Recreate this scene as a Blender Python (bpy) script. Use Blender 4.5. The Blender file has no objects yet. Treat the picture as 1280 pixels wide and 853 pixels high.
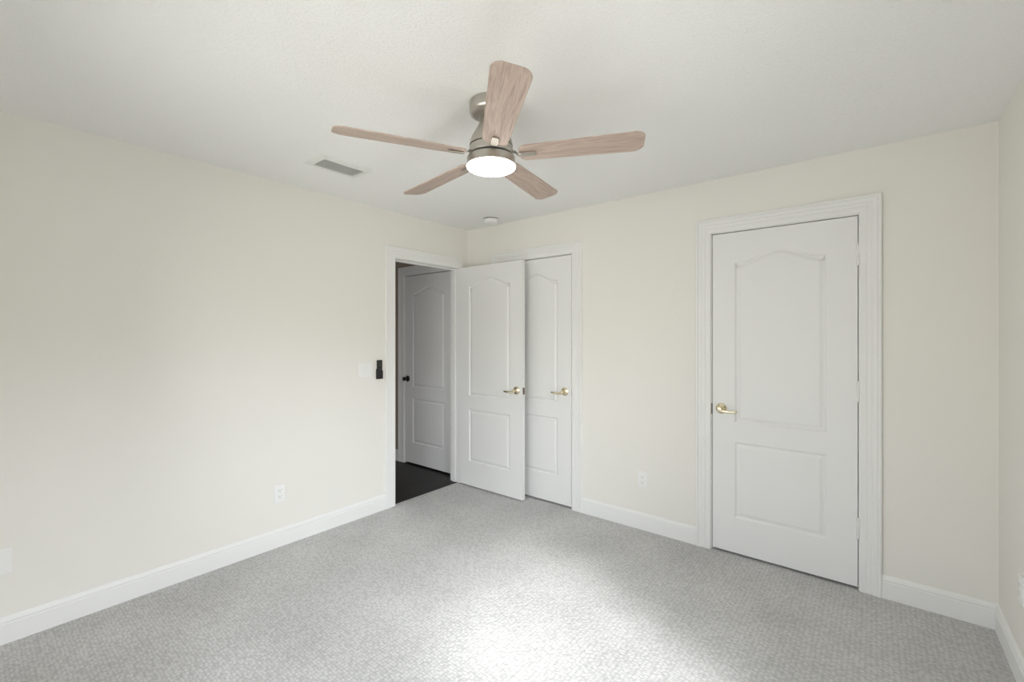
import bpy, bmesh, math
from mathutils import Vector, Matrix
from mathutils.geometry import tessellate_polygon

S = bpy.context.scene
C = S.collection
PI = math.pi

# ------------------------------------------------------------------ camera
cam = bpy.data.cameras.new('camera')
camo = bpy.data.objects.new('camera', cam)
C.objects.link(camo)
cam.sensor_fit = 'HORIZONTAL'
cam.sensor_width = 36.0
cam.lens = 559.78 / 1280 * 36.0
cam.shift_y = -(426.5 - 420.67) / 1280
cam.clip_start = 0.02
camo.location = (3.1028, -3.1378, 1.4073)
camo.rotation_euler = (PI / 2, 0, math.radians(38.985))
S.camera = camo

# ------------------------------------------------------------------ world: hazy bright sky above a darker ground
W = bpy.data.worlds.new('world')
S.world = W
W.use_nodes = True
nt = W.node_tree
nt.nodes.clear()
wo = nt.nodes.new('ShaderNodeOutputWorld')
bg = nt.nodes.new('ShaderNodeBackground')
tc = nt.nodes.new('ShaderNodeTexCoord')
sx = nt.nodes.new('ShaderNodeSeparateXYZ')
def ramp(lo, hi):                        # ground colour below the tree line, hazy sky above it
    r = nt.nodes.new('ShaderNodeValToRGB')
    r.color_ramp.elements[0].position = 0.125
    r.color_ramp.elements[0].color = (*lo, 1)
    r.color_ramp.elements[1].position = 0.185
    r.color_ramp.elements[1].color = (*hi, 1)
    nt.links.new(sx.outputs['Z'], r.inputs[0])
    return r
nt.links.new(tc.outputs['Generated'], sx.inputs[0])
rs = ramp((0.30, 0.29, 0.265), (1.38, 1.42, 1.52))      # towards the sun
rn = ramp((0.45, 0.438, 0.405), (0.55, 0.57, 0.60))      # away from it
mw = nt.nodes.new('ShaderNodeMapRange')
mw.inputs['From Min'].default_value = 0.50
mw.inputs['From Max'].default_value = 0.88
nt.links.new(sx.outputs['X'], mw.inputs['Value'])
xw = nt.nodes.new('ShaderNodeMix')
xw.data_type = 'RGBA'
xw.clamp_result = False
nt.links.new(mw.outputs[0], xw.inputs[0])
nt.links.new(rn.outputs[0], xw.inputs[6])
nt.links.new(rs.outputs[0], xw.inputs[7])
nt.links.new(xw.outputs[2], bg.inputs['Color'])
bg.inputs['Strength'].default_value = 10.0
nt.links.new(bg.outputs[0], wo.inputs[0])

# ------------------------------------------------------------------ hazy sun through the window beside the camera
sun = bpy.data.lights.new('sun', 'SUN')
suno = bpy.data.objects.new('sun', sun)
C.objects.link(suno)
sun.energy = 3.7
sun.angle = math.radians(11)
sun.color = (1.0, 0.99, 0.98)
suno.rotation_euler = Vector((-0.72, 0.29, -0.63)).to_track_quat('-Z', 'Y').to_euler()

# daylight portal in the window opening
RW, RF, RH = 3.566, -3.34, 2.44          # room: x 0..RW, y RF..0, z 0..RH
WY0, WY1, WZ0, WZ1 = -2.68, -1.50, 0.10, 2.06
FX0, FX1, FZ0, FZ1 = 0.90, 2.50, 0.60, 2.06   # unseen second window, added behind the camera to lift ceiling and right side
def portal(loc, rot, sx, sy):
    por = bpy.data.lights.new('window_daylight', 'AREA')
    poro = bpy.data.objects.new('window_daylight', por)
    C.objects.link(poro)
    por.shape = 'RECTANGLE'
    por.size = sx
    por.size_y = sy
    por.energy = 1.0
    poro.location = loc
    poro.rotation_euler = rot
    por.cycles.is_portal = True
portal((RW + 0.10, (WY0 + WY1) / 2, (WZ0 + WZ1) / 2), (0, PI / 2, 0), WZ1 - WZ0, WY1 - WY0)
portal(((FX0 + FX1) / 2, RF - .09, (FZ0 + FZ1) / 2), (PI / 2, 0, 0), FX1 - FX0, FZ1 - FZ0)  # portal for the added window

# unseen fill light added at the hall's end to brighten the hall door
hl = bpy.data.lights.new('hall_fill', 'AREA')
hlo = bpy.data.objects.new('hall_fill', hl)
C.objects.link(hlo)
hl.shape = 'RECTANGLE'
hl.size, hl.size_y = 1.2, 1.6
hl.energy = 10.5
hl.color = (0.95, 0.97, 1.0)
hlo.location = (-1.1, -3.25, 1.0)
hlo.rotation_euler = (PI / 2, 0, 0)

S.view_settings.view_transform = 'Standard'
S.view_settings.look = 'None'
S.view_settings.gamma = 1.0
S.view_settings.use_curve_mapping = False
S.view_settings.exposure = 0.12
S.cycles.max_bounces = 16
S.cycles.diffuse_bounces = 12
S.cycles.sample_clamp_indirect = 6.0

# ------------------------------------------------------------------ materials
def mat(name, col, rough=0.6, metal=0.0, spec=0.5):
    m = bpy.data.materials.new(name)
    m.use_nodes = True
    b = m.node_tree.nodes['Principled BSDF']
    b.inputs['Base Color'].default_value = (*col, 1)
    b.inputs['Roughness'].default_value = rough
    b.inputs['Metallic'].default_value = metal
    b.inputs['Specular IOR Level'].default_value = spec
    return m, m.node_tree, b

def node(nt, t, **kw):
    n = nt.nodes.new(t)
    for k, v in kw.items():
        setattr(n, k, v)
    return n

def add_bump(nt, b, height, strength, dist):
    bp = node(nt, 'ShaderNodeBump')
    bp.inputs['Strength'].default_value = strength
    bp.inputs['Distance'].default_value = dist
    nt.links.new(height, bp.inputs['Height'])
    nt.links.new(bp.outputs[0], b.inputs['Normal'])
    return bp

def coords(nt, scale=(1, 1, 1), rot=(0, 0, 0)):
    t = node(nt, 'ShaderNodeTexCoord')
    mp = node(nt, 'ShaderNodeMapping')
    mp.inputs['Scale'].default_value = scale
    mp.inputs['Rotation'].default_value = rot
    nt.links.new(t.outputs['Object'], mp.inputs[0])
    return mp.outputs[0]

def paint(name, col, rough, scale, strength, dist=0.001):
    m, nt, b = mat(name, col, rough, 0, 0.35)
    n = node(nt, 'ShaderNodeTexNoise')
    n.inputs['Scale'].default_value = scale
    n.inputs['Detail'].default_value = 3
    nt.links.new(coords(nt), n.inputs['Vector'])
    add_bump(nt, b, n.outputs['Fac'], strength, dist)
    return m

M = {}
M['wall'] = paint('wall_paint', (0.79, 0.774, 0.73), 0.75, 220, 0.15)
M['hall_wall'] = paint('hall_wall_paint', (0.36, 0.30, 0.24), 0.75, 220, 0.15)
M['white'] = paint('white_trim_paint', (0.80, 0.80, 0.79), 0.42, 60, 0.03)
M['door'] = paint('white_door_paint', (0.79, 0.79, 0.785), 0.45, 90, 0.05)
M['plastic'] = paint('white_plastic', (0.82, 0.82, 0.81), 0.35, 40, 0.02)
M['slot'] = mat('dark_slot', (0.05, 0.05, 0.05), 0.6)[0]
M['duct'] = mat('dark_duct_metal', (0.05, 0.05, 0.05), 0.7)[0]
M['vent'] = paint('vent_enamel', (0.74, 0.74, 0.72), 0.45, 60, 0.02)
M['brass'] = mat('pale_polished_brass', (0.84, 0.75, 0.54), 0.22, 1.0)[0]
M['bronze'] = mat('dark_bronze', (0.045, 0.038, 0.032), 0.35, 0.8)[0]
M['strike'] = mat('aged_brass_plate', (0.20, 0.16, 0.13), 0.4, 0.9)[0]
M['black'] = paint('black_plastic', (0.018, 0.018, 0.018), 0.45, 60, 0.02)
M['button'] = mat('grey_rubber_and_gap_shadow', (0.06, 0.06, 0.06), 0.6)[0]

# brushed nickel
m, nt, b = mat('brushed_nickel', (0.53, 0.50, 0.455), 0.32, 1.0)
n = node(nt, 'ShaderNodeTexNoise')
n.inputs['Scale'].default_value = 40
nt.links.new(coords(nt, (1, 1, 30)), n.inputs['Vector'])
mr = node(nt, 'ShaderNodeMapRange')
mr.inputs[3].default_value = 0.26
mr.inputs[4].default_value = 0.42
nt.links.new(n.outputs['Fac'], mr.inputs[0])
nt.links.new(mr.outputs[0], b.inputs['Roughness'])
M['nickel'] = m
M['satin'] = mat('satin_nickel', (0.50, 0.46, 0.41), 0.55, 1.0)[0]

# knock-down textured ceiling
m, nt, b = mat('textured_ceiling_paint', (0.87, 0.87, 0.86), 0.85, 0, 0.2)
co = coords(nt)
v = node(nt, 'ShaderNodeTexNoise')
v.inputs['Scale'].default_value = 95
v.inputs['Detail'].default_value = 4
v.inputs['Roughness'].default_value = 0.65
nt.links.new(co, v.inputs['Vector'])
cr = node(nt, 'ShaderNodeValToRGB')
cr.color_ramp.elements[0].position = 0.46
cr.color_ramp.elements[1].position = 0.66
nt.links.new(v.outputs['Fac'], cr.inputs[0])
add_bump(nt, b, cr.outputs[0], 0.45, 0.003)
M['ceiling'] = m

# looped carpet: rows of small loops running across the room, faint traffic marks
m, nt, b = mat('grey_loop_carpet', (0.46, 0.45, 0.44), 0.95, 0, 0.1)
t = node(nt, 'ShaderNodeTexCoord')
mp = node(nt, 'ShaderNodeMapping')
mp.inputs['Scale'].default_value = (52, 74, 1)
nt.links.new(t.outputs['Object'], mp.inputs[0])
vo = node(nt, 'ShaderNodeTexVoronoi')
vo.inputs['Scale'].default_value = 1.0
vo.inputs['Randomness'].default_value = 0.5
nt.links.new(mp.outputs[0], vo.inputs['Vector'])
big = node(nt, 'ShaderNodeTexNoise')
big.inputs['Scale'].default_value = 2.2
big.inputs['Detail'].default_value = 3
nt.links.new(t.outputs['Object'], big.inputs['Vector'])
fine = node(nt, 'ShaderNodeTexNoise')
fine.inputs['Scale'].default_value = 260
fine.inputs['Detail'].default_value = 2
nt.links.new(t.outputs['Object'], fine.inputs['Vector'])
r1 = node(nt, 'ShaderNodeValToRGB')
r1.color_ramp.elements[0].position = 0.15
r1.color_ramp.elements[0].color = (0.66, 0.655, 0.65, 1)
r1.color_ramp.elements[1].position = 0.75
r1.color_ramp.elements[1].color = (0.46, 0.455, 0.45, 1)
nt.links.new(vo.outputs['Distance'], r1.inputs[0])
mx = node(nt, 'ShaderNodeMix', data_type='RGBA', blend_type='MULTIPLY')
mx.inputs[0].default_value = 1.0
r2 = node(nt, 'ShaderNodeValToRGB')
r2.color_ramp.elements[0].position = 0.3
r2.color_ramp.elements[0].color = (0.90, 0.90, 0.90, 1)
r2.color_ramp.elements[1].position = 0.7
r2.color_ramp.elements[1].color = (1.06, 1.06, 1.06, 1)
nt.links.new(big.outputs['Fac'], r2.inputs[0])
nt.links.new(r1.outputs[0], mx.inputs[6])
nt.links.new(r2.outputs[0], mx.inputs[7])
mx2 = node(nt, 'ShaderNodeMix', data_type='RGBA', blend_type='MULTIPLY')
mx2.inputs[0].default_value = 1.0
r3 = node(nt, 'ShaderNodeValToRGB')
r3.color_ramp.elements[0].position = 0.3
r3.color_ramp.elements[0].color = (0.86, 0.86, 0.86, 1)
r3.color_ramp.elements[1].position = 0.7
r3.color_ramp.elements[1].color = (1.07, 1.07, 1.07, 1)
nt.links.new(fine.outputs['Fac'], r3.inputs[0])
nt.links.new(mx.outputs[2], mx2.inputs[6])
nt.links.new(r3.outputs[0], mx2.inputs[7])
nt.links.new(mx2.outputs[2], b.inputs['Base Color'])
inv = node(nt, 'ShaderNodeMath', operation='SUBTRACT')
inv.inputs[0].default_value = 1.0
nt.links.new(vo.outputs['Distance'], inv.inputs[1])
add_bump(nt, b, inv.outputs[0], 0.45, 0.006)
M['carpet'] = m

# near-black hall boards
m, nt, b = mat('dark_wood_boards', (0.012, 0.011, 0.011), 0.42, 0, 0.22)
br = node(nt, 'ShaderNodeTexBrick')
br.inputs['Scale'].default_value = 1.0
br.inputs['Brick Width'].default_value = 1.2
br.inputs['Row Height'].default_value = 0.125
br.inputs['Mortar Size'].default_value = 0.0015
br.inputs['Color1'].default_value = (0.013, 0.011, 0.011, 1)
br.inputs['Color2'].default_value = (0.018, 0.016, 0.015, 1)
br.inputs['Mortar'].default_value = (0.002, 0.002, 0.002, 1)
nt.links.new(coords(nt, rot=(0, 0, PI / 2)), br.inputs['Vector'])
nt.links.new(br.outputs['Color'], b.inputs['Base Color'])
M['boards'] = m

# washed oak fan blades, grain along the blade
m, nt, b = mat('washed_oak', (0.5, 0.4, 0.33), 0.5, 0, 0.3)
n1 = node(nt, 'ShaderNodeTexNoise')
n1.inputs['Scale'].default_value = 1.0
n1.inputs['Detail'].default_value = 6
n1.inputs['Roughness'].default_value = 0.65
n1.inputs['Distortion'].default_value = 1.2
nt.links.new(coords(nt, (6, 75, 20)), n1.inputs['Vector'])
cr = node(nt, 'ShaderNodeValToRGB')
cr.color_ramp.elements[0].position = 0.30
cr.color_ramp.elements[0].color = (0.32, 0.238, 0.195, 1)
cr.color_ramp.elements[1].position = 0.62
cr.color_ramp.elements[1].color = (0.52, 0.415, 0.355, 1)
nt.links.new(n1.outputs['Fac'], cr.inputs[0])
nt.links.new(cr.outputs[0], b.inputs['Base Color'])
M['oak'] = m
M['oak_edge'] = mat('washed_oak_edge', (0.30, 0.23, 0.19), 0.6)[0]

# lit opal diffuser (a lamp)
m, nt, b = mat('lit_opal_glass', (0.95, 0.94, 0.92), 0.4)
b.inputs['Emission Color'].default_value = (1.0, 0.985, 0.96, 1)
b.inputs['Emission Strength'].default_value = 16.0
M['lamp'] = m

# window pane
m = bpy.data.materials.new('clear_glass')
m.use_nodes = True
nt = m.node_tree
nt.nodes.clear()
o_ = node(nt, 'ShaderNodeOutputMaterial')
tr = node(nt, 'ShaderNodeBsdfTransparent')
tr.inputs[0].default_value = (0.96, 0.97, 0.97, 1)
gl = node(nt, 'ShaderNodeBsdfGlossy')
gl.inputs['Roughness'].default_value = 0.02
fr = node(nt, 'ShaderNodeFresnel')
fr.inputs['IOR'].default_value = 1.3
ms = node(nt, 'ShaderNodeMixShader')
nt.links.new(fr.outputs[0], ms.inputs[0])
nt.links.new(tr.outputs[0], ms.inputs[1])
nt.links.new(gl.outputs[0], ms.inputs[2])
nt.links.new(ms.outputs[0], o_.inputs[0])
M['glass'] = m

# ------------------------------------------------------------------ helpers
def obj(name, bm, m, parent=None, loc=(0, 0, 0), smooth=False, bevel=0.0, seg=2):
    me = bpy.data.meshes.new(name)
    bmesh.ops.recalc_face_normals(bm, faces=bm.faces)
    bm.to_mesh(me)
    bm.free()
    me.materials.append(m)
    o = bpy.data.objects.new(name, me)
    C.objects.link(o)
    o.location = loc
    if parent:
        o.parent = parent
    if smooth:
        for p in me.polygons:
            p.use_smooth = True
        e = o.modifiers.new('edges', 'EDGE_SPLIT')
        e.split_angle = math.radians(38)
    if bevel:
        bv = o.modifiers.new('bevel', 'BEVEL')
        bv.width = bevel
        bv.segments = seg
        bv.limit_method = 'ANGLE'
    return o

def tag(o, label, cat, group=None, kind=None):
    o['label'] = label
    o['category'] = cat
    if group:
        o['group'] = group
    if kind:
        o['kind'] = kind
    return o

def struct(o, label, cat):
    return tag(o, label, cat, kind='structure')

def empty(name, loc):
    o = bpy.data.objects.new(name, None)
    C.objects.link(o)
    o.location = loc
    o.empty_display_size = 0.05
    return o

def box(bm, lo, hi):
    v = [bm.verts.new((x, y, z)) for x in (lo[0], hi[0]) for y in (lo[1], hi[1]) for z in (lo[2], hi[2])]
    for f in ((0, 1, 3, 2), (4, 6, 7, 5), (0, 4, 5, 1), (2, 3, 7, 6), (0, 2, 6, 4), (1, 5, 7, 3)):
        bm.faces.new([v[i] for i in f])

def boxes(*b):
    bm = bmesh.new()
    for lo, hi in b:
        box(bm, lo, hi)
    return bm

def lathe(prof, seg=48, axis='Z', bm=None, at=(0, 0, 0)):
    """prof: (radius, height) pairs; axis Z up, or Y = standing out towards -y."""
    bm = bm or bmesh.new()
    rings = []
    def P(r, h, a):
        if axis == 'Z':
            return Vector((r * math.cos(a), r * math.sin(a), h)) + Vector(at)
        if axis == 'Y':
            return Vector((r * math.cos(a), -h, r * math.sin(a))) + Vector(at)
        return Vector((h, r * math.cos(a), r * math.sin(a))) + Vector(at)
    for r, h in prof:
        if r < 1e-6:
            rings.append([bm.verts.new(P(0, h, 0))])
        else:
            rings.append([bm.verts.new(P(r, h, 2 * PI * k / seg)) for k in range(seg)])
    for a, b_ in zip(rings, rings[1:]):
        for k in range(seg):
            j = (k + 1) % seg
            q = [a[k % len(a)], a[j % len(a)], b_[j % len(b_)], b_[k % len(b_)]]
            q = list(dict.fromkeys(q))
            if len(q) > 2:
                bm.faces.new(q)
    return bm

def tube(bm, pts, rad, seg=12):
    """tube through pts; rad = list of (width, height) half sizes."""
    pts = [Vector(p) for p in pts]
    rings = []
    for i, p in enumerate(pts):
        d = (pts[min(i + 1, len(pts) - 1)] - pts[max(i - 1, 0)]).normalized()
        s = d.cross(Vector((0, 1, 0)))
        if s.length < 1e-4:
            s = Vector((0, 0, 1))
        s.normalize()
        u = s.cross(d).normalized()
        a, c = rad[i] if isinstance(rad[i], tuple) else (rad[i], rad[i])
        rings.append([bm.verts.new(p + u * a * math.cos(2 * PI * k / seg) + s * c * math.sin(2 * PI * k / seg)) for k in range(seg)])
    for a, b_ in zip(rings, rings[1:]):
        for k in range(seg):
            j = (k + 1) % seg
            bm.faces.new((a[k], a[j], b_[j], b_[k]))
    bm.faces.new(rings[0])
    bm.faces.new(rings[-1][::-1])
    return bm

def wall_slab(bm, P, s0, s1, holes, thick, z1=RH, z0=0.0):
    """wall with rectangular openings; P(s, z, n) maps wall coordinates, n towards the room."""
    ss = sorted({s0, s1, *[h[0] for h in holes], *[h[1] for h in holes]})
    zs = sorted({z0, z1, *[h[2] for h in holes], *[h[3] for h in holes]})
    def solid(i, k):
        if not (0 <= i < len(ss) - 1 and 0 <= k < len(zs) - 1):
            return False
        s, z = (ss[i] + ss[i + 1]) / 2, (zs[k] + zs[k + 1]) / 2
        return not any(h[0] < s < h[1] and h[2] < z < h[3] for h in holes)
    vs = {}
    def V(i, k, n):
        if (i, k, n) not in vs:
            vs[(i, k, n)] = bm.verts.new(P(ss[i], zs[k], -thick * n))
        return vs[(i, k, n)]
    for i in range(len(ss) - 1):
        for k in range(len(zs) - 1):
            if not solid(i, k):
                continue
            bm.faces.new((V(i, k, 0), V(i + 1, k, 0), V(i + 1, k + 1, 0), V(i, k + 1, 0)))
            bm.faces.new((V(i, k, 1), V(i, k + 1, 1), V(i + 1, k + 1, 1), V(i + 1, k, 1)))
            for di, dk, e in ((-1, 0, ((i, k), (i, k + 1))), (1, 0, ((i + 1, k), (i + 1, k + 1))),
                              (0, -1, ((i, k), (i + 1, k))), (0, 1, ((i, k + 1), (i + 1, k + 1)))):
                if not solid(i + di, k + dk):
                    (a, b_), (c, d) = e
                    bm.faces.new((V(a, b_, 0), V(c, d, 0), V(c, d, 1), V(a, b_, 1)))

PL = lambda s, z, n: (n, s, z)                   # left wall, room side +x
PB = lambda s, z, n: (s, -n, z)                  # far wall, room side -y
PR = lambda s, z, n: (RW - n, s, z)              # right wall, room side -x
PF = lambda s, z, n: (s, RF + n, z)              # wall behind the camera, room side +y
PH = lambda s, z, n: (s, 0.005 - n, z)           # hall wall, hall side -y

CAS = [(0, 0), (0, .010), (.004, .013), (.030, .013), (.033, .0115), (.037, .014), (.052, .0145), (.055, .013),
       (.059, .016), (.074, .017), (.077, .0155), (.081, .020), (.092, .020), (.095, .016), (.095, 0)]

def casing(bm, P, a, b_, h, right=1.0, left=1.0):
    """mitred moulded casing round an opening a..b_, 0..h"""
    rings = []
    for w, d in CAS:
        rings.append([bm.verts.new(P(*q, d)) for q in ((a - w * left, 0.0), (a - w * left, h + w), (b_ + w * right, h + w), (b_ + w * right, 0.0))])
    for r0, r1 in zip(rings, rings[1:]):
        for k in range(3):
            bm.faces.new((r0[k], r0[k + 1], r1[k + 1], r1[k]))
    for k in (0, 3):
        bm.faces.new([r[k] for r in rings])

def jamb(P, a, b_, h, depth, thick=.014, stop=None):
    bm = bmesh.new()
    def bx(s0, s1, z0, z1, n0, n1):
        v = [bm.verts.new(P(s, z, n)) for s in (s0, s1) for z in (z0, z1) for n in (n0, n1)]
        for f in ((0, 1, 3, 2), (4, 6, 7, 5), (0, 4, 5, 1), (2, 3, 7, 6), (0, 2, 6, 4), (1, 5, 7, 3)):
            bm.faces.new([v[i] for i in f])
    bx(a - thick, a, 0, h + thick, -depth, 0)
    bx(b_, b_ + thick, 0, h + thick, -depth, 0)
    bx(a, b_, h, h + thick, -depth, 0)
    if stop:
        s0, s1 = stop
        bx(a, a + .011, 0, h, -s1, -s0)
        bx(b_ - .011, b_, 0, h, -s1, -s0)
        bx(a + .011, b_ - .011, h - .011, h, -s1, -s0)
    return bm

BASE = [(0, 0), (.015, 0), (.015, .088), (.012, .092), (.012, .096), (.014, .100), (.010, .112), (.005, .120), (0, .122)]
def base_run(bm, pts, h=1.0):
    """baseboard along a floor polyline; the room is to the left of the direction of travel"""
    pts = [Vector((*p, 0)) for p in pts]
    rows = []
    for i, p in enumerate(pts):
        ns = []
        if i > 0:
            d = (p - pts[i - 1]).normalized(); ns.append(Vector((-d.y, d.x, 0)))
        if i < len(pts) - 1:
            d = (pts[i + 1] - p).normalized(); ns.append(Vector((-d.y, d.x, 0)))
        n_ = sum(ns, Vector())
        n_ /= n_.length_squared / len(ns) if len(ns) == 1 else (n_.dot(ns[0]))
        rows.append([bm.verts.new(p + n_ * d_ + Vector((0, 0, z_ * h))) for d_, z_ in BASE])
    for r0, r1 in zip(rows, rows[1:]):
        for k in range(len(BASE) - 1):
            bm.faces.new((r0[k], r1[k], r1[k + 1], r0[k + 1]))
    bm.faces.new(rows[0]); bm.faces.new(rows[-1][::-1])

# ------------------------------------------------------------------ room shell
OE = (-0.852, -0.113, 2.056)      # entry opening on the left wall (y0, y1, height)
OC = (0.424, 1.190, 2.078)        # closet opening on the far wall (x0, x1, height)
OD = (2.266, 3.035, 2.082)        # right-hand door opening on the far wall
OH = (-0.985, -0.155, 2.085)      # hall door opening

o = obj('floor', boxes(((-0.018, RF - .12, -.04), (RW + .12, 0.75, 0))), M['carpet'])
struct(o, 'pale grey looped carpet covering the bedroom floor', 'floor')
o = obj('floor_hall', boxes(((-2.2, RF - .12, -.04), (-0.018, 0.75, -.004))), M['boards'])
struct(o, 'near-black wood floor in the hall beyond the open door', 'floor')
o = obj('ceiling', boxes(((-0.12, RF - .12, RH), (RW + .12, 0.75, RH + .08))), M['ceiling'])
struct(o, 'white textured ceiling over the bedroom', 'ceiling')
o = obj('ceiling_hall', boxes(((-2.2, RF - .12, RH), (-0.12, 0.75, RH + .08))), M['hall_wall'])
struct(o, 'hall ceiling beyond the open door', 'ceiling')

J = .014
bm = bmesh.new()
wall_slab(bm, PL, RF - .12, 0.75, [(OE[0] - J, OE[1] + J, 0, OE[2] + J)], 0.12)
o = obj('wall_left', bm, M['wall']); struct(o, 'cream wall on the left with the open doorway and switch', 'wall')
bm = bmesh.new()
wall_slab(bm, PB, 0, RW, [(OC[0] - J, OC[1] + J, 0, OC[2] + J), (OD[0] - J, OD[1] + J, 0, OD[2] + J)], 0.12)
o = obj('wall_back', bm, M['wall']); struct(o, 'cream far wall holding the two closed white doors', 'wall')
bm = bmesh.new()
wall_slab(bm, PR, RF - .12, 0.75, [(WY0, WY1, WZ0, WZ1)], 0.14)
o = obj('wall_right', bm, M['wall']); struct(o, 'cream wall at the right edge of the photo', 'wall')
bm = bmesh.new()
wall_slab(bm, PF, -.12, RW + .12, [(FX0, FX1, FZ0, FZ1)], 0.12)
o = obj('wall_front', bm, M['wall'])
struct(o, 'cream wall behind the camera', 'wall')
# closet interiors behind the closed doors
o = obj('wall_closet', boxes(((0, .70, 0), (RW, .75, RH)), ((1.70, .12, 0), (1.76, .70, RH))), M['wall'])
struct(o, 'closet wall hidden behind the closed doors', 'wall')
# hall shell
bm = bmesh.new()
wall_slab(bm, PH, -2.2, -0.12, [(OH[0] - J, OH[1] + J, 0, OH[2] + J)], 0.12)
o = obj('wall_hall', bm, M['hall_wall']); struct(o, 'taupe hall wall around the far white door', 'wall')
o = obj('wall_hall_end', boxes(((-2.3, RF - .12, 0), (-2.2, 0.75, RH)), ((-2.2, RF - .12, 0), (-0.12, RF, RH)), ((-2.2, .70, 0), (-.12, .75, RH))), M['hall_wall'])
struct(o, 'hall walls out of sight beyond the doorway', 'wall')

# baseboards
bm = bmesh.new()
base_run(bm, [(0, OE[0] - .095), (0, RF + .001)])
o = obj('baseboard_left', bm, M['white']); struct(o, 'white baseboard along the left wall', 'baseboard')
bm = bmesh.new()
base_run(bm, [(OC[0] - .095, 0), (0, 0), (0, OE[1] + .030)])
o = obj('baseboard_corner', bm, M['white']); struct(o, 'short white baseboard behind the open door', 'baseboard')
bm = bmesh.new()
base_run(bm, [(OD[0] - .095, 0), (OC[1] + .095, 0)])
o = obj('baseboard_back', bm, M['white']); struct(o, 'white baseboard between the two far wall doors', 'baseboard')
bm = bmesh.new()
base_run(bm, [(RW, RF + .001), (RW, 0), (OD[1] + .095, 0)])
o = obj('baseboard_right', bm, M['white']); struct(o, 'white baseboard turning the right corner of the room', 'baseboard')
bm = bmesh.new()
base_run(bm, [(OH[0] - .095, .005), (-2.19, .005)])
o = obj('baseboard_hall', bm, M['white'], loc=(0, 0, -.004)); struct(o, 'white baseboard on the hall wall left of its door', 'baseboard')

# ------------------------------------------------------------------ door casings with jambs
def trim(name, P, op, depth, label, stop, right=1.0, strike=None, dz=0):
    a, b_, h = op
    bm = bmesh.new()
    casing(bm, P, a - .004, b_ + .004, h + .004, right)
    t = obj(name, bm, M['white'], loc=(0, 0, dz))
    struct(t, label, 'door casing')
    obj('jamb', jamb(P, a, b_, h, depth, stop=stop), M['white'], t)
    if strike:
        o = obj('strike_plate', boxes(strike), M['strike'], t)
        o['label'] = 'dark metal strike plate'
    return t

trim('trim_1', PL, OE, .12, 'white moulded casing round the open hall doorway', (.045, .085), right=.27,
     strike=((-.042, OE[0] - .001, .905), (-.006, OE[0] + .0015, .965)))
trim('trim_2', PB, OC, .12, 'white moulded casing round the closet door behind the open door', (.038, .075),
     strike=((OC[1] - .0010, -.0055, .925), (OC[1] + .012, .030, .985)))
trim('trim_3', PB, OD, .12, 'white moulded casing round the closed door on the right', (.038, .075),
     strike=((OD[0] - .012, -.0055, .895), (OD[0] + .0010, .030, .965)))
trim('trim_4', PH, OH, .12, 'white casing round the hall door beyond the doorway', (.045, .085), dz=-.004)

# ------------------------------------------------------------------ two-panel arched doors
def arch_outline(x0, x1, z0, z1, rise, n=40):
    pts = [(x0, z0), (x1, z0)]
    for k in range(n + 1):
        t = k / n
        x = x1 + (x0 - x1) * t
        u = (t - .06) / .88
        z = z1
        if 0 < u < 1:
            z = z1 + rise * (0.5 - 0.5 * math.cos(2 * PI * u)) ** 0.85
        pts.append((x, z))
    return pts

def offset(poly, d):
    out = []
    n_ = len(poly)
    for i in range(n_):
        p0, p, p1 = Vector(poly[i - 1]), Vector(poly[i]), Vector(poly[(i + 1) % n_])
        e0, e1 = (p - p0).normalized(), (p1 - p).normalized()
        n0, n1 = Vector((-e0.y, e0.x)), Vector((-e1.y, e1.x))
        q = (n0 + n1)
        q /= q.dot(n0)
        out.append(tuple(p + q * d))
    return out

PROF = [(.000, .0), (.004, -.0005), (.009, -.0050), (.013, -.0085), (.018, -.0085), (.022, -.0075), (.034, -.0025), (.038, -.0012)]

def door_leaf(w, h, t, panels, both=False):
    """leaf x 0..w, front face at y = 0 looking to -y, back at y = t"""
    bm = bmesh.new()
    outer = [(0, 0), (w, 0), (w, h), (0, h)]
    def side(sgn, y0):
        P = lambda p, n: (p[0], y0 - sgn * n, p[1])
        loops = [[bm.verts.new(P(p, 0)) for p in outer]]
        polys = [[Vector((*p, 0)) for p in outer]]
        for pan in panels:
            rings = []
            for d, n_ in PROF:
                rings.append([bm.verts.new(P(p, n_)) for p in offset(pan, d)])
            for r0, r1 in zip(rings, rings[1:]):
                for k in range(len(r0)):
                    j = (k + 1) % len(r0)
                    bm.faces.new((r0[k], r0[j], r1[j], r1[k]))
            bm.faces.new(rings[-1])
            loops.append(rings[0])
            polys.append([Vector((*p, 0)) for p in pan])
        flat = [v for l in loops for v in l]
        for tri in tessellate_polygon(polys):
            try:
                bm.faces.new([flat[i] for i in tri])
            except ValueError:
                pass
        return loops[0]
    f = side(1, 0.0)
    if both:
        k_ = side(-1, t)
    else:
        k_ = [bm.verts.new((x, t, z)) for x, z in outer]
        bm.faces.new(k_)
    for i in range(4):
        j = (i + 1) % 4
        bm.faces.new((f[i], f[j], k_[j], k_[i]))
    return bm

def two_panel(w, s0, s1, dz=0):
    return [arch_outline(s0, s1, .835 + dz, 1.868 + dz, .068), [(s0, .222 + dz), (s1, .222 + dz), (s1, .715 + dz), (s0, .715 + dz)]]

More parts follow.
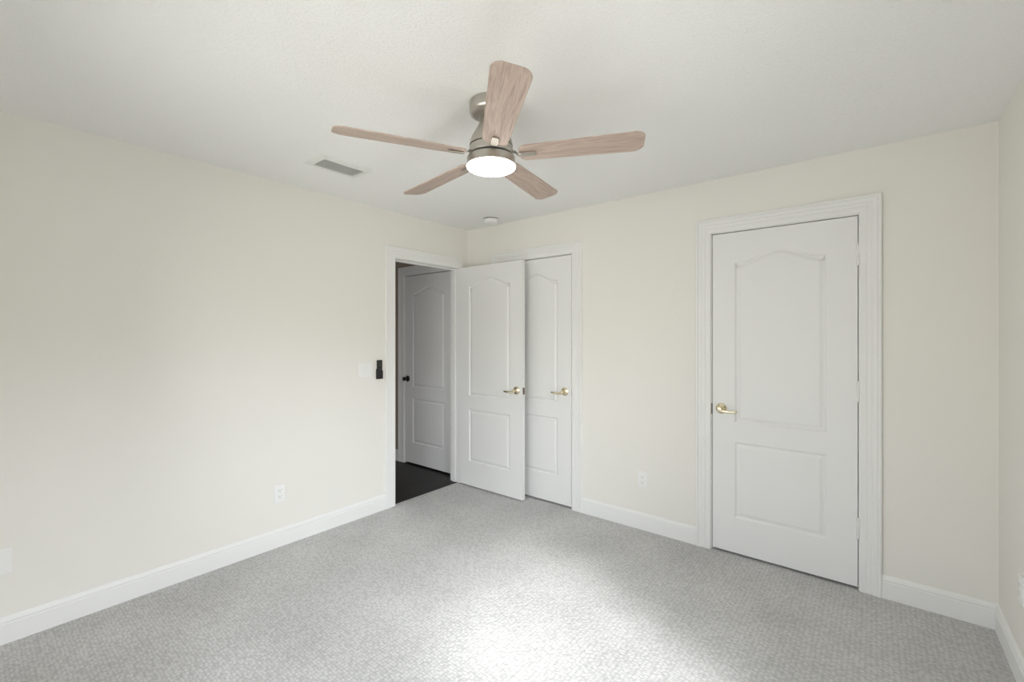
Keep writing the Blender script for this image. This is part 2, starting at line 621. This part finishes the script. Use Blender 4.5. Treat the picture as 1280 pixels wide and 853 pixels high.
def lever(door, x, z, sgn, y=0.0, out=-1):
    """brass lever set: rosette and wave lever pointing sgn along x, standing out towards -y (out=-1) or +y"""
    h = obj('door_handle', lathe([(.0, .0), (.034, .0), (.0345, .003), (.032, .006), (.026, .009), (.017, .012), (.0125, .016), (.0115, .022),
                                  (.0115, .040), (.0, .041)], 40, 'Y'), M['brass'], door, (x, y, z), smooth=True)
    h['label'] = 'polished brass lever handle'
    bm = bmesh.new()
    pts, rad = [], []
    N = 18
    for k in range(N + 1):
        t = k / N
        pts.append((sgn * (-.012 + .118 * t), -(.047 + .006 * math.sin(PI * t)), -.005 - .006 * math.sin(PI * t) - .002 * t))
        r = .0105 - .003 * t
        e = min(1, (t + .02) / .08, (1.02 - t) / .08)
        e = math.sqrt(max(.06, e))
        rad.append((.0068 * e, r * e))
    tube(bm, pts, rad, 14)
    lathe([(.0, .036), (.0135, .036), (.0140, .040), (.0140, .050), (.011, .054), (.0, .055)], 28, 'Y', bm)
    obj('lever', bm, M['brass'], h, smooth=True)
    if out > 0:
        h.rotation_euler = (0, 0, PI)
    return h

def hinge(door, x, z, m=None):
    bm = bmesh.new()
    for k in range(5):
        lathe([(0, -.051 + k * .0205), (.0076, -.051 + k * .0205), (.0076, -.051 + k * .0205 + .0195), (0, -.051 + k * .0205 + .0195)], 16, 'Z', bm)
    lathe([(0, .051), (.0050, .051), (.0062, .055), (.0040, .059), (0, .060)], 16, 'Z', bm)
    lathe([(0, -.060), (.0040, -.059), (.0062, -.055), (.0050, -.051), (0, -.051)], 16, 'Z', bm)
    box(bm, (-.016, .0072, -.050), (-.001, .0092, .050))
    box(bm, (.001, .0072, -.050), (.012, .0092, .050))
    return obj('hinge', bm, m or M['white'], door, (x, -.0095, z), smooth=True)

GAP = .004
# door_1: the open bedroom door, swung back towards the closet
w = .768
d1 = obj('door_1', door_leaf(w, 2.046, .035, two_panel(w, .134, w - .134), True), M['door'], loc=(.012, -.128, .012), smooth=False)
struct(d1, 'open white arched two-panel door standing in front of the closet door', 'door')
lever(d1, w - .062, .930, -1)
lever(d1, w - .062, .930, 1, .035, 1)
o = obj('latch_plate', boxes(((w - .001, .005, .900), (w + .0015, .030, .958)), ((w, .011, .921), (w + .007, .024, .937))), M['strike'], d1)
o['label'] = 'dark metal latch plate'
# door_2: closet door partly hidden behind it
w = OC[1] - OC[0] - 2 * GAP
d2 = obj('door_2', door_leaf(w, 2.056, .035, two_panel(w, .132, w - .132)), M['door'], loc=(OC[0] + GAP, .001, .016))
struct(d2, 'closed white closet door half hidden behind the open door', 'door')
lever(d2, w - .064, .936, -1)
# door_3: door on the right
w = OD[1] - OD[0] - 2 * GAP
d3 = obj('door_3', door_leaf(w, 2.060, .035, two_panel(w, .131, w - .139)), M['door'], loc=(OD[0] + GAP, .001, .016))
struct(d3, 'closed white arched two-panel door on the right with brass lever', 'door')
lever(d3, .055, .920, 1)
for z in (1.845, 1.086, .328):
    hinge(d3, w + GAP / 2, z)['label'] = 'white painted hinge'
# door_4: hall door
w = OH[1] - OH[0] - 2 * GAP
d4 = obj('door_4', door_leaf(w, 2.060, .035, two_panel(w, .128, w - .175)), M['door'], loc=(OH[0] + GAP, .008, .012))
struct(d4, 'closed white door across the hall with a dark knob', 'door')
h = obj('door_handle', lathe([(0, 0), (.033, 0), (.034, .004), (.030, .008), (.016, .011), (.0105, .015), (.0105, .032), (.0, .033)], 36, 'Y'),
        M['bronze'], d4, (.046, 0, .925), smooth=True)
h['label'] = 'dark bronze door knob'
obj('knob', lathe([(0, .031), (.011, .031), (.019, .036), (.0225, .045), (.0225, .053), (.018, .060), (.009, .063), (0, .0635)], 32, 'Y'), M['bronze'], h, smooth=True)

# ------------------------------------------------------------------ window beside the camera
def sash_window(name, P, s0, s1, WZ0, WZ1, label):
    bm = bmesh.new()
    def bx(bm, a0, a1, z0, z1, n0, n1):
        p, q = P(a0, z0, n0), P(a1, z1, n1)
        box(bm, [min(u, v) for u, v in zip(p, q)], [max(u, v) for u, v in zip(p, q)])
    f_ = .05
    zm = (WZ0 + WZ1) / 2
    bx(bm, s0, s0 + f_, WZ0, WZ1, -.10, -.04); bx(bm, s1 - f_, s1, WZ0, WZ1, -.10, -.04)
    bx(bm, s0 + f_, s1 - f_, WZ0, WZ0 + f_, -.10, -.04); bx(bm, s0 + f_, s1 - f_, WZ1 - f_, WZ1, -.10, -.04)
    bx(bm, s0 + f_, s1 - f_, zm - .02, zm + .02, -.10, -.04)
    w_ = obj(name, bm, M['white'])
    struct(w_, label, 'window')
    bm = bmesh.new()
    bx(bm, s0 + f_, s1 - f_, WZ0 + f_, zm - .02, -.072, -.068)
    bx(bm, s0 + f_, s1 - f_, zm + .02, WZ1 - f_, -.072, -.068)
    obj('pane', bm, M['glass'], w_)
    bm = bmesh.new()
    bx(bm, s0 - .03, s1 + .03, WZ0 - .022, WZ0, -.04, .03)
    obj('window_sill', bm, M['white'], w_, bevel=.004)

sash_window('window_1', PR, WY0, WY1, WZ0, WZ1, 'white framed window in the right wall beside the camera')
sash_window('added_window_2', PF, FX0, FX1, FZ0, FZ1, 'unseen white framed window added behind the camera to brighten the room')  # second window is added for the light it brings in

# ------------------------------------------------------------------ ceiling fan
FX, FY = 1.784, -1.655
fan = empty('ceiling_fan', (FX, FY, RH))
tag(fan, 'five-blade ceiling fan in washed oak and brushed nickel with a round lit lamp', 'ceiling fan')
obj('canopy', lathe([(0, 0), (.094, 0), (.096, -.004), (.096, -.040), (.092, -.050), (.080, -.057), (.062, -.062), (.0, -.062)], 64), M['nickel'], fan, smooth=True)
hs = obj('motor_housing', lathe([(0, -.060), (.046, -.060), (.047, -.075), (.052, -.092), (.062, -.112), (.074, -.132), (.084, -.150), (.091, -.168),
                            (.095, -.185), (.096, -.192), (.0, -.192)], 64), M['nickel'], fan, smooth=True)
o = obj('trim_ring', lathe([(.088, -.192), (.0915, -.192), (.0915, -.197), (.088, -.197)], 64), M['slot'], hs, smooth=True)
o['label'] = 'dark gap ring under the motor housing'
obj('hub', lathe([(0, -.197), (.096, -.197), (.0965, -.199), (.0965, -.227), (.094, -.230), (0, -.230)], 64), M['nickel'], fan, smooth=True)
lk = obj('light_kit', lathe([(0, -.2405), (.098, -.2405), (.104, -.243), (.1065, -.248), (.1065, -.278), (.1070, -.2800), (.1050, -.2810), (0, -.2805)], 64), M['nickel'], fan, smooth=True)
obj('trim_ring', lathe([(.0, -.230), (.088, -.230), (.088, -.2405), (.0, -.2405)], 48), M['slot'], lk, smooth=True)['label'] = 'dark gap ring above the lamp'
dp = [(0, -.2810), (.1075, -.2810), (.1085, -.2830)]
for k in range(1, 11):
    a = PI / 2 * k / 10
    dp.append((.1085 * math.cos(a) if k < 10 else 0, -.2830 - .021 * math.sin(a)))
o = obj('lamp_diffuser', lathe(dp, 64), M['lamp'], fan, smooth=True)
o['label'] = 'lit white opal lamp diffuser'

PITCH = math.radians(-11)
BZ = -.2345
def blade_mesh():
    bm = bmesh.new()
    r0, r1 = .126, .648
    out = []
    def arc(cx, cy, r, a0, a1, n_=10):
        for k in range(n_ + 1):
            a = a0 + (a1 - a0) * k / n_
            out.append((cx + r * math.cos(a), cy + r * math.sin(a)))
    hr, ht = .054, .068
    arc(r1 - .034, -ht + .034, .034, -PI / 2, 0)
    arc(r1 - .034, ht - .034, .034, 0, PI / 2)
    arc(r0 + .032, hr - .032, .032, PI / 2, PI)
    arc(r0 + .032, -hr + .032, .032, PI, 1.5 * PI)
    # slight outward bow of the tip
    out = [(x + (.012 * (1 - (y / ht) ** 2) if x > r1 - .035 else 0), y) for x, y in out]
    t = .0055
    R = Matrix.Rotation(PITCH, 4, 'X')
    lo = [bm.verts.new(R @ Vector((x, y, -t / 2))) for x, y in out]
    hi = [bm.verts.new(R @ Vector((x, y, t / 2))) for x, y in out]
    bm.faces.new(lo[::-1]); bm.faces.new(hi)
    for k in range(len(lo)):
        j = (k + 1) % len(lo)
        bm.faces.new((lo[k], lo[j], hi[j], hi[k]))
    bmesh.ops.recalc_face_normals(bm, faces=bm.faces)
    return bm

def bracket_mesh():
    """flat nickel arm from the hub, kinked down under the blade root"""
    bm = bmesh.new()
    R = Matrix.Rotation(PITCH, 4, 'X')
    prof = [(.085, .012, .0), (.108, .010, .1), (.122, -.004, .7), (.134, -.0068, 1), (.190, -.0068, 1)]
    hw = .0155
    t = .0035
    def ring(x, z, k, w_):
        Rk = Matrix.Rotation(PITCH * k, 4, 'X')
        return [bm.verts.new(Rk @ Vector((x, y, z + dz))) for y, dz in ((-w_, -t), (w_, -t), (w_, 0), (-w_, 0))]
    rows = [ring(x, z, k, hw) for x, z, k in prof]
    rows.append(ring(.197, -.0068, 1, hw * .72))
    for a, b_ in zip(rows, rows[1:]):
        for k in range(4):
            j = (k + 1) % 4
            bm.faces.new((a[k], a[j], b_[j], b_[k]))
    bm.faces.new(rows[0]); bm.faces.new(rows[-1][::-1])
    return bm

bl0 = obj('fan_blade', blade_mesh(), M['oak'], fan, (0, 0, BZ), bevel=.0012, seg=2)
bl0.data.materials.append(M['oak_edge'])
br0 = obj('blade_bracket', bracket_mesh(), M['satin'], bl0, bevel=.001)
br0['label'] = 'nickel blade bracket'
def pose(k):
    a = math.radians(29.4 + 72 * k)
    return (0, -math.atan(.032 * math.cos(a) + .010 * math.sin(a)), a)      # the blades hang slightly out of true
bl0.rotation_euler = pose(0)
for k in range(1, 5):
    bl = bl0.copy(); C.objects.link(bl); bl.parent = fan
    bl.rotation_euler = pose(k)
    q = br0.copy(); C.objects.link(q); q.parent = bl

# ------------------------------------------------------------------ ceiling vent
vx, vy = .578, -1.685
vl, vw = .322, .208                # outer: along y, along x
vent = empty('ceiling_vent', (vx, vy, RH))
tag(vent, 'white rectangular air vent with angled slats on the ceiling left of the fan', 'air vent')
bm = bmesh.new()
ox, oy, ix, iy = vw / 2, vl / 2, .066, .128
pr = [(ox, oy, 0), (ox, oy, -.006), (ox - .003, oy - .003, -.008), (ix + .006, iy + .006, -.013), (ix, iy, -.013), (ix, iy, 0)]
rr = [[bm.verts.new((sx_ * a, sy_ * b_, z)) for sx_, sy_ in ((-1, -1), (1, -1), (1, 1), (-1, 1))] for a, b_, z in pr]
for r0, r1 in zip(rr, rr[1:]):
    for k in range(4):
        j = (k + 1) % 4
        bm.faces.new((r0[k], r0[j], r1[j], r1[k]))
obj('vent_frame', bm, M['vent'], vent)
o = obj('duct', boxes(((-ix, -iy, -.0012), (ix, iy, -.0002))), M['duct'], vent)
o['label'] = 'dark duct opening behind the slats'
def slat():
    bm = bmesh.new()
    pts = [(-.0028, -.0026), (-.0020, -.0024), (.0016, -.0120), (.0008, -.0124)]
    a = [bm.verts.new((x, -iy, z)) for x, z in pts]
    b_ = [bm.verts.new((x, iy, z)) for x, z in pts]
    bm.faces.new(a[::-1]); bm.faces.new(b_)
    for k in range(4):
        j = (k + 1) % 4
        bm.faces.new((a[k], a[j], b_[j], b_[k]))
    return bm
s0 = obj('slat', slat(), M['vent'], vent, (-ix + .010, 0, 0))
for k in range(1, 8):
    s = s0.copy(); C.objects.link(s); s.parent = vent
    s.location = (-ix + .010 + k * .0160, 0, 0)

# ------------------------------------------------------------------ smoke detector
sd = empty('smoke_detector', (.481, -.19, RH))
tag(sd, 'small round white smoke detector on the ceiling near the far corner', 'smoke detector')
obj('shadow_gap_base', lathe([(0, 0), (.066, 0), (.066, -.007), (.0, -.007)], 48), M['button'], sd, smooth=True)  # base coloured dark to paint in the shadow gap under the ceiling
obj('sensor_head', lathe([(0, -.007), (.069, -.007), (.070, -.010), (.068, -.015), (.058, -.018), (.055, -.030), (.050, -.036), (.040, -.040), (.0, -.041)], 48), M['plastic'], sd, smooth=True)

# ------------------------------------------------------------------ wall plates
def plate_mesh(w_, h_, t=.0055):
    """plate lying in the x-z plane, front towards -y, rounded bevelled rim"""
    bm = bmesh.new()
    def rr_(w2, h2, r, y):
        v = []
        for cx, cz, a0 in ((w2 - r, -h2 + r, -PI / 2), (w2 - r, h2 - r, 0), (-w2 + r, h2 - r, PI / 2), (-w2 + r, -h2 + r, PI)):
            for k in range(5):
                a = a0 + PI / 2 * k / 4
                v.append(bm.verts.new((cx + r * math.cos(a), y, cz + r * math.sin(a))))
        return v
    rows = [rr_(w_ / 2, h_ / 2, .004, 0), rr_(w_ / 2, h_ / 2, .004, -t * .45), rr_(w_ / 2 - .003, h_ / 2 - .003, .004, -t * .9), rr_(w_ / 2 - .006, h_ / 2 - .006, .004, -t)]
    for a, b_ in zip(rows, rows[1:]):
        for k in range(len(a)):
            j = (k + 1) % len(a)
            bm.faces.new((a[k], a[j], b_[j], b_[k]))
    bm.faces.new(rows[-1]); bm.faces.new(rows[0])
    return bm

def outlet(loc, rotz, label, group=None):
    r = empty('wall_outlet', loc)
    r.rotation_euler = (0, 0, rotz)
    tag(r, label, 'outlet', group)
    obj('cover_plate', plate_mesh(.072, .116), M['plastic'], r)
    for dz in (.0195, -.0195):
        bm = bmesh.new()
        out = []
        for k in range(28):
            a = 2 * PI * k / 28
            out.append((.0168 * math.cos(a), max(-.0128, min(.0128, .0168 * math.sin(a)))))
        lo = [bm.verts.new((x, -.005, z)) for x, z in out]
        hi = [bm.verts.new((x * .97, -.0085, z * .97)) for x, z in out]
        bm.faces.new(hi)
        for k in range(28):
            j = (k + 1) % 28
            bm.faces.new((lo[k], lo[j], hi[j], hi[k]))
        rc = obj('socket', bm, M['plastic'], r, (0, 0, dz))
        bm = boxes(((-.0072, -.0088, -.0005), (-.0052, -.0083, .0075)), ((.0052, -.0088, .0005), (.0070, -.0083, .0070)))
        lathe([(0, .0083), (.0024, .0083), (.0024, .0088), (0, .0088)], 14, 'Y', bm, (0, 0, -.0068))
        obj('slot', bm, M['slot'], rc)
    obj('screw', lathe([(0, .0054), (.0028, .0054), (.0024, .0066), (0, .0068)], 16, 'Y'), M['plastic'], r, smooth=True)
    return r

HL = PI / 2        # on the left wall: front turned to +x
outlet((0, -1.783, .352), HL, 'white double outlet low on the left wall above the baseboard')
outlet((1.790, 0, .362), 0, 'white double outlet low on the far wall between the two doors')
outlet((RW, -.436, .385), -HL, 'white outlet low on the right wall at the photo edge')

# blank plate at the left edge
jp = empty('wall_plate', (0, -3.018, .372))
jp.rotation_euler = (0, 0, HL)
tag(jp, 'blank white wall plate low on the left wall at the left edge of the photo', 'wall plate')
obj('cover_plate', plate_mesh(.072, .116), M['plastic'], jp)
for dz in (-.042, .042):
    obj('screw', lathe([(0, .0050), (.0028, .0050), (.0024, .0064), (0, .0066)], 14, 'Y'), M['plastic'], jp, (0, 0, dz), smooth=True)

# double light switch
sw = empty('light_switch', (0, -1.130, 1.142))
sw.rotation_euler = (0, 0, HL)
tag(sw, 'white two-rocker light switch on the left wall beside the black remote', 'light switch')
obj('cover_plate', plate_mesh(.120, .118), M['plastic'], sw)
for dx in (-.0235, .0235):
    bm = bmesh.new()
    x0_, x1_, zz = -.0162, .0162, .033
    prof = [(-zz, -.0052), (-zz, -.0064), (0, -.0075), (zz, -.0102), (zz, -.0052)]
    a = [bm.verts.new((x0_, y, z)) for z, y in prof]
    b_ = [bm.verts.new((x1_, y, z)) for z, y in prof]
    bm.faces.new(a); bm.faces.new(b_[::-1])
    for k in range(5):
        j = (k + 1) % 5
        bm.faces.new((a[k], b_[k], b_[j], a[j]))
    obj('rocker', bm, M['plastic'], sw, (dx, 0, 0), bevel=.0008)
for dx in (-.0235, .0235):
    for dz in (-.048, .048):
        obj('screw', lathe([(0, .0050), (.0028, .0050), (.0024, .0064), (0, .0066)], 14, 'Y'), M['plastic'], sw, (dx, 0, dz), smooth=True)

# fan remote in its wall cradle
cr_ = obj('remote_holder', boxes(((-.0265, -.004, -.040), (.0265, 0, .040)), ((-.0265, -.0205, -.040), (-.0243, -.004, .026)),
                                ((.0243, -.0205, -.040), (.0265, -.004, .026)), ((-.0243, -.0205, -.040), (.0243, -.004, -.036)),
                                ((-.0243, -.0205, -.036), (.0243, -.0185, -.002))), M['black'], loc=(0, -1.010, 1.105), bevel=.0008)
cr_.rotation_euler = (0, 0, HL)
tag(cr_, 'black plastic wall holder cradling the fan remote beside the doorway', 'remote holder')
rm = empty('remote_control', (0, -1.010, 1.105))
rm.rotation_euler = (0, 0, HL)
tag(rm, 'black fan remote standing up out of its wall holder by the doorway', 'remote control')
obj('body', boxes(((-.0235, -.0175, -.0345), (.0235, -.0045, .112))), M['black'], rm, bevel=.004, seg=3)
for k, z in enumerate((.090, .070, .040)):
    o = obj('button', lathe([(0, .0172), (.0062, .0172), (.0058, .0190), (0, .0194)], 20, 'Y'), M['button'], rm, (0, 0, z), smooth=True)
    o['label'] = 'grey button'

bpy.context.view_layer.update()
